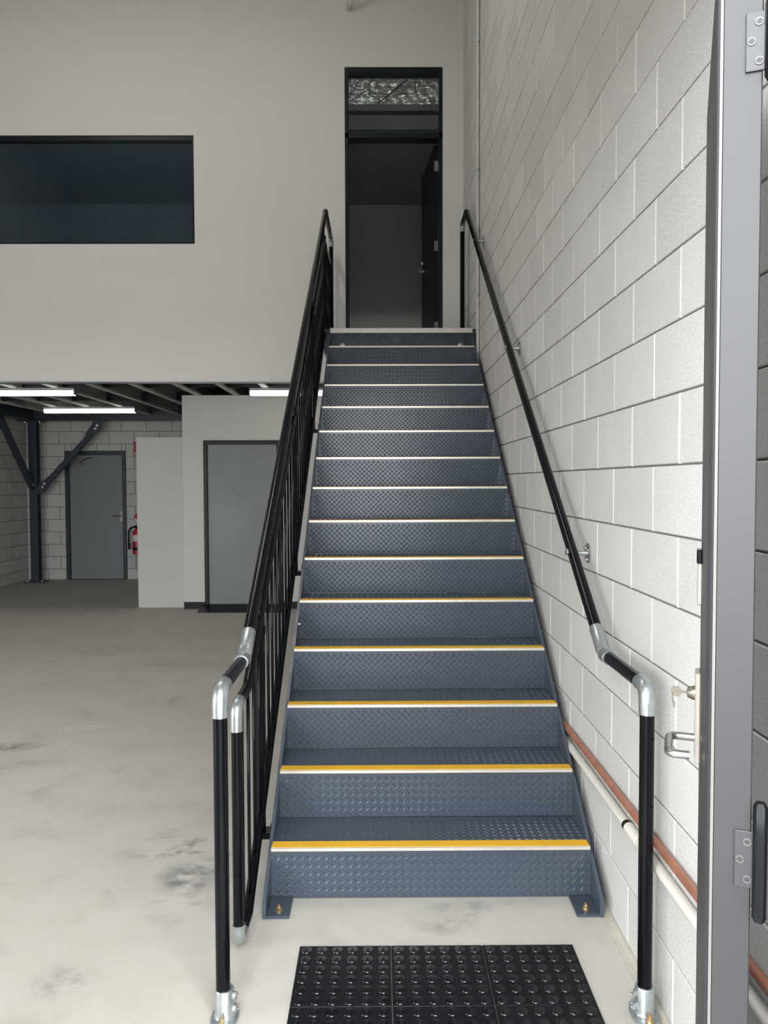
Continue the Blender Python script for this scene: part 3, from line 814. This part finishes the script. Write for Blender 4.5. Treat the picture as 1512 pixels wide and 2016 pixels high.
# right handrail, on wall brackets
rail_r = empty('handrail', (0.767, 2.2, 0)); tag(rail_r, 'black tubular handrail bracketed to the block wall right of the stairs', 'handrail')
RXR = 0.765
base_flange(rail_r, RXR, 2.205, 0.0, -1)
handrail(rail_r, RXR, 2.205, 2.635, 0.965, 3.90, 7.20, LAND_Z-0.001, RXR, 'black')
for yb in (3.08, 4.62, 6.22):
    zb = 0.965 + SL*(yb-2.635)
    bm = bmesh.new()
    lathe(bm, [(0, 0.040), (0.004, 0.040), (0.006, 0.036), (0.0065, 0.012), (0.02, 0.010), (WX-RXR-TR+0.004, 0.010)], (WX-0.0005, yb, zb-0.004), (-1, 0, 0), 24)
    wb = adopt(mk('wall_bracket', bm, 'galv', None, True), rail_r)
    bm = bmesh.new(); sd = Vector((0, 1, SL)).normalized(); c = Vector((RXR, yb, zb)); lathe(bm, [(0, 0.014), (0.006, 0.014), (0.010, 0.008)], c - Vector((TR-0.002, 0, 0)), (-1, 0, 0), 14)
    mk('eye_bolt', bm, 'galv', wb, True)
    for a in (0.6, 2.7, 4.7):
        bm = bmesh.new(); lathe(bm, [(0, 0.006), (0.005, 0.006), (0.007, 0.003)], (WX-0.005, yb+0.027*math.cos(a), zb-0.004+0.027*math.sin(a)), (-1, 0, 0), 10); mk('screw', bm, 'zinc', wb, True)

# left balustrade
bal = empty('balustrade', (-0.457, 2.2, 0)); tag(bal, 'black tubular balustrade with thin uprights along the open left side of the stairs', 'balustrade')
LX, BX = -0.457, -0.470
base_flange(bal, LX+0.004, 2.205, 0.0, 1)
handrail(bal, LX, 2.205, 2.605, 0.963, 3.885, 7.60, LAND_Z-0.001, LX, 'black')
PR = 0.0178
zt0, yb0 = 0.826, 2.735         # infill frame: level top piece, then parallel to the stairs
def top_z(y): return zt0 if y < yb0 else min(zt0 + SL*(y-yb0), zt0 + SL*(6.79-yb0))
def bot_z(y): return max(0.040, min(0.490 + SL*(y-3.357), LAND_Z+0.03))
yp = 2.525
adopt(tubeo('end_post', [(BX, yp, 0.075), (BX, yp, zt0-0.06)], PR, 'black', None, 20), bal)
e = [Vector((BX, yp, zt0-0.085))] + arc((BX, yp, zt0-0.04), (BX, yp, zt0), (BX, yp+0.04, zt0), 8) + [Vector((BX, yp+0.055, zt0))]
adopt(tubeo('elbow', e, PR+0.003, 'galv', None, 20), bal)
e = [Vector((BX, yp, 0.095))] + arc((BX, yp, 0.07), (BX, yp, 0.034), (BX, yp+0.05, 0.030), 8) + [Vector((BX, yp+0.075, 0.030))]
adopt(tubeo('lower_elbow', e, PR+0.003, 'galv', None, 20), bal)
yt = 6.79
adopt(tubeo('top_rail', [(BX, yp+0.045, zt0), (BX, yb0-0.02, zt0), (BX, yb0+0.02, zt0+0.02*SL), (BX, yt, top_z(yt)), (BX, 7.575, top_z(yt))], PR, 'black', None, 20), bal)
ybl = 3.357 + (0.032-0.490)/SL; ybt = 3.357 + (LAND_Z+0.03-0.490)/SL
adopt(tubeo('bottom_rail', [(BX, yp+0.07, 0.030), (BX, ybl+0.005, 0.032), (BX, ybt, LAND_Z+0.03), (BX, 7.575, LAND_Z+0.03)], PR, 'black', None, 20), bal)
baluster_cache = {}
POSTS = (3.03, 4.30, 5.54, 6.80)
y = 2.62
while y < 7.56:
    z0, z1 = bot_z(y)+0.01, top_z(y)-0.008
    if min(abs(y-q) for q in POSTS) > 0.028:
        key = round(z1-z0, 3)
        if key not in baluster_cache:
            bm = bmesh.new(); tube(bm, [(0, 0, 0), (0, 0, key)], 0.0062, 10)
            me = bpy.data.meshes.new('baluster'); bm.to_mesh(me); bm.free(); me.materials.append(M['black'])
            for p in me.polygons: p.use_smooth = True
            baluster_cache[key] = me
        adopt(place('baluster', baluster_cache[key], None, (BX, y, z0)), bal)
    y += 0.1265
for q in POSTS:
    z0 = bot_z(q)-0.10 if q < 6.7 else LAND_Z-0.15
    ps = adopt(tubeo('intermediate_post', [(BX-0.002, q, z0), (BX-0.002, q, top_z(q)+0.03)], PR+0.002, 'black', None, 20), bal)
    zs = min(pitch(q)-0.14, LAND_Z-0.12)
    bm = bmesh.new(); box(bm, BX-0.022, XL-0.013, q-0.035, q+0.035, zs-0.012, zs+0.012, 0.003); box(bm, XL-0.021, XL-0.013, q-0.045, q+0.045, zs-0.06, zs+0.05, 0.002)
    mk('side_bracket', bm, 'black', ps)
    zr = 0.963 + SL*(q-2.605) if q < 6.78 else 3.885
    bm = bmesh.new(); tube(bm, [(BX, q, top_z(q)+0.02), (BX, q, zr-0.07)] + arc((BX, q, zr-0.07), (BX, q, zr-0.035), (LX, q, zr-TR+0.004), 4)[1:], 0.0075, 10)
    mk('rail_bracket', bm, 'black', ps, True)
    bm = bmesh.new(); lathe(bm, [(0, PR+0.0065), (0.004, PR+0.008), (0.03, PR+0.008), (0.034, PR+0.006)], (BX-0.002, q, top_z(q)-0.07), (0, 0, 1), 18); mk('collar', bm, 'black', ps, True)

# ------------------------------------------------------------------ tactile tiles at the foot of the stairs
TS = 0.304
stud_bm = bmesh.new()
lathe(stud_bm, [(0.0, 0.0190), (0.0028, 0.0178), (0.0036, 0.0168), (0.0031, 0.0152), (0.0052, 0.0035), (0.0056, 0.0022), (0.0056, 0.0004)], (0, 0, 0), (0, 0, 1), 20)
stud_me = bpy.data.meshes.new('stud'); stud_bm.to_mesh(stud_me); stud_bm.free(); stud_me.materials.append(M['stud'])
for p in stud_me.polygons: p.use_smooth = True
try: stud_me.set_sharp_from_angle(angle=math.radians(40))
except Exception: pass
tile_bm = box(bmesh.new(), 0.0008, TS-0.0008, 0.0008, TS-0.0008, 0.0, 0.006, 0.0012)
tile_me = bpy.data.meshes.new('base'); tile_bm.to_mesh(tile_me); tile_bm.free(); tile_me.materials.append(M['rubber'])
cols_ = ('left', 'middle', 'right')
for j in range(2):
    for i in range(3):
        t = empty('tactile_tile', (-0.271 + i*TS, 2.548 - (j+1)*TS, 0.0))
        tag(t, 'black studded tactile floor tile, %s of the %s' % (cols_[i], 'row nearest the stairs' if j == 0 else 'frontmost row'), 'tactile tile', 'black tactile tiles before the stairs')
        place('base', tile_me, t)
        for a in range(6):
            for b in range(6):
                place('stud', stud_me, t, ((a+0.5)*TS/6, (b+0.5)*TS/6, 0.006))

# ------------------------------------------------------------------ pipes on the block wall
cpipe = tubeo('copper_pipe', [(WX-0.016, 0.97, 0.488), (WX-0.016, 1.9, 0.490), (WX-0.016, FAC-0.05, 0.462)], 0.0125, 'copper', None, 16)
tag(cpipe, 'copper water pipe running low along the block wall', 'pipe')
pv = empty('plastic_pipe', (WX-0.02, 2.5, 0.40)); tag(pv, 'cream plastic pipe below the copper pipe on the block wall', 'pipe')
adopt(tubeo('tube', [(WX-0.0165, 0.97, 0.424), (WX-0.0165, FAC-0.05, 0.418)], 0.0160, 'pvc', None, 16), pv)
bm = bmesh.new(); lathe(bm, [(0, 0.0185), (0.022, 0.0185)], (WX-0.0165, 2.50, 0.4225), (0, 1, 0), 18); adopt(mk('rubber_ring', bm, 'rubber', None, True), pv)
bm = bmesh.new(); lathe(bm, [(0, 0.0180), (0.006, 0.0190), (0.10, 0.0190)], (WX-0.0165, 2.40, 0.4225), (0, 1, 0), 18); adopt(mk('coupling', bm, 'pvc', None, True), pv)
cd = empty('conduit', (WX-0.014, 6.46, LAND_Z)); tag(cd, 'grey vertical conduit with saddles climbing the block wall at the landing', 'conduit')
adopt(tubeo('tube', [(WX-0.015, 6.46, 2.2), (WX-0.015, 6.46, ROOF_Z)], 0.0135, 'joist', None, 14), cd)
for z in (3.08, 4.09, 5.12, 6.15):
    bm = bmesh.new(); tube(bm, [(WX-0.015, 6.46, z-0.011), (WX-0.015, 6.46, z+0.011)], 0.0155, 14); box(bm, WX-0.004, WX-0.0005, 6.46-0.04, 6.46+0.04, z-0.011, z+0.011)
    adopt(mk('saddle', bm, 'galv'), cd)
stt = empty('roof_brace', (-0.2, 7.68, 6.14)); tag(stt, 'thin grey metal brace coming down from the roof onto the upper wall', 'brace')
adopt(mk('rod', shs((-0.275, FAC-0.05, 6.125), (1.2-0.4, FAC-1.6, ROOF_Z-0.02), 0.035, (0, 1, 0.3)), 'joist'), stt)
adopt(boxo('end_plate', (-0.30, -0.25, FAC-0.06, FAC, 6.105, 6.135), 'joist', None, 0.002), stt)

# ------------------------------------------------------------------ open entrance door at the right edge
door1 = empty('door_1', (0.434, 1.0, 0.0), math.radians(-21.3)); struct(door1, 'grey metal entrance door standing open edge-on at the right', 'door')
DT, DL, DH = 0.046, 0.82, 2.36
leaf = mk('leaf', box(bmesh.new(), 0.0, DT, 0.0, DL, 0.012, DH, bev=0.0015), 'leaf_grey', door1)
boxb = lambda n, b, m, bev=0.0: mk(n, box(bmesh.new(), *b, bev=bev), m, leaf)
boxb('edge_strip', (-0.0030, 0.0005, -0.001, 0.006, 0.012, DH), 'edge')
boxb('face_seal', (-0.0045, 0.0, 0.06, 0.20, 0.012, DH), 'leaf_dark', 0.001)
for z0, z1, kz in ((2.062, 2.134, 0.10), (1.030, 1.104, 0.155)):
    h = boxb('hinge', (0.026, DT+0.004, -0.0030, 0.0, z0, z1), 'hinge', 0.0006)
    kb = bmesh.new(); zc = (z0+z1)/2; tube(kb, [(DT+0.010, -0.004, zc-kz/2), (DT+0.010, -0.004, zc-kz/2+0.006), (DT+0.010, -0.004, zc+kz/2-0.006), (DT+0.010, -0.004, zc+kz/2)], [0.006, 0.009, 0.009, 0.006], 14)
    mk('knuckle', kb, 'black', leaf, True)
    for u, v in ((0.041, 0.82), (0.0325, 0.5), (0.0415, 0.16)):
        bm = bmesh.new(); zz = z0+(z1-z0)*v
        lathe(bm, [(0, 0.0056), (0.0012, 0.0052), (0.0012, 0.0035), (0.0006, 0.003), (0.0012, 0.0012)], (u, -0.003, zz), (0, -1, 0), 16); mk('hinge_screw', bm, 'screw', leaf)
def along(s): return s
SP = 0.755
lp = boxb('lock_plate', (-0.011, 0.0, SP-0.028, SP+0.028, 0.935, 1.135), 'plate_cream', 0.002)
bm = bmesh.new()
hp = [Vector((-0.010, SP, 0.985)), Vector((-0.045, SP, 0.985))] + arc((-0.045, SP, 0.985), (-0.064, SP, 0.985), (-0.064, SP-0.020, 0.985), 6)[1:] + [Vector((-0.064, SP-0.105, 0.985))] + arc((-0.064, SP-0.105, 0.985), (-0.064, SP-0.125, 0.985), (-0.044, SP-0.125, 0.985), 6)[1:] + [Vector((-0.022, SP-0.125, 0.985))]
tube(bm, hp, 0.0088, 16); mk('lever_handle', bm, 'steel_brushed', leaf, True)
bm = bmesh.new(); lathe(bm, [(0, 0.016), (0.006, 0.015), (0.016, 0.010), (0.017, 0.004)], (-0.011, SP, 1.085), (-1, 0, 0), 18); mk('lock_cylinder', bm, 'key', leaf, True)
bm = bmesh.new(); box(bm, -0.042, -0.022, SP-0.001, SP+0.001, 1.082, 1.088); lathe(bm, [(-0.0012, 0.012), (0.0012, 0.012)], (-0.050, SP, 1.085), (0, 1, 0), 20)
tube(bm, arc((-0.056, SP, 1.083), (-0.062, SP-0.004, 1.070), (-0.054, SP, 1.058), 6), 0.0010, 6); box(bm, -0.057, -0.051, SP-0.001, SP+0.001, 1.048, 1.060); mk('key', bm, 'key', leaf)
boxb('upper_lock_plate', (-0.009, 0.0, SP-0.028, SP+0.028, 1.285, 1.375), 'plate_cream', 0.002)
boxb('lock_cap', (-0.011, 0.0, SP-0.028, SP+0.028, 1.375, 1.405), 'black', 0.002)
bm = bmesh.new(); box(bm, DT, DT+0.055, SP-0.075, SP-0.035, 1.275, 1.305, 0.006); box(bm, DT, DT+0.055, SP-0.075, SP-0.035, 1.318, 1.350, 0.006); mk('outer_lock_body', bm, 'black', leaf)
bm = bmesh.new(); box(bm, DT, DT+0.050, SP-0.073, SP-0.037, 1.305, 1.318); mk('outer_lock_band', bm, 'steel_brushed', leaf)
tr = boxo('trim_1', (OPEN_R-0.004, OPEN_R+0.012, 0.93, 0.985, 0, OPEN_H), 'leaf_grey', None, 0.003); struct(tr, 'grey metal jamb of the entrance doorway', 'door frame')

# ------------------------------------------------------------------ front wall, roof
bm = bmesh.new()
for x0, x1, z0, z1 in ((OPEN_L, WX+0.2, OPEN_H, ROOF_Z), (ROLL_R, OPEN_L, 0, ROOF_Z), (ROLL_L, ROLL_R, ROLL_H, ROOF_Z), (LEFT-0.2, ROLL_L, 0, ROOF_Z)):
    box(bm, x0, x1, 0.90, 1.02, z0, z1)
wf = mk('wall_front', bm, 'plaster'); struct(wf, 'front wall with the entrance doorway and roller door opening', 'wall')
bm = bmesh.new()
box(bm, LEFT-0.2, WX+0.2, 0.9, BACK+0.2, ROOF_Z, ROOF_Z+0.08)
rf = mk('ceiling', bm, 'roof_metal'); struct(rf, 'pale metal roof over the unit', 'ceiling')

# added linear high-bay lights under the roof, unseen, to brighten the upper wall
def highbay(x, y, label):
    t = empty('added_highbay_light', (x, y, 6.7)); tag(t, label, 'light', 'added unseen high-bay lights under the roof')
    adopt(boxo('housing', (x-0.13, x+0.13, y-0.65, y+0.65, 6.74, 6.80), 'roof_metal', None, 0.006), t)
    adopt(boxo('diffuser', (x-0.11, x+0.11, y-0.63, y+0.63, 6.725, 6.74), 'led', None, 0.003), t)
    for sx in (-0.5, 0.5): adopt(tubeo('hanger', [(x, y+sx, 6.79), (x, y+sx, ROOF_Z)], 0.004, 'galv', None, 8), t)
    d = bpy.data.lights.new('added_highbay_glow', 'AREA'); d.shape = 'RECTANGLE'; d.size = 0.22; d.size_y = 1.26; d.energy = 32; d.color = (1.0, 0.97, 0.91)
    l = bpy.data.objects.new('added_highbay_glow', d); col.objects.link(l); l.location = (x, y, 6.715); adopt(l, t)
highbay(-3.2, 4.85, 'added unseen high-bay light under the roof on the left')
highbay(-1.4, 4.85, 'added unseen high-bay light under the roof nearest the stairs')
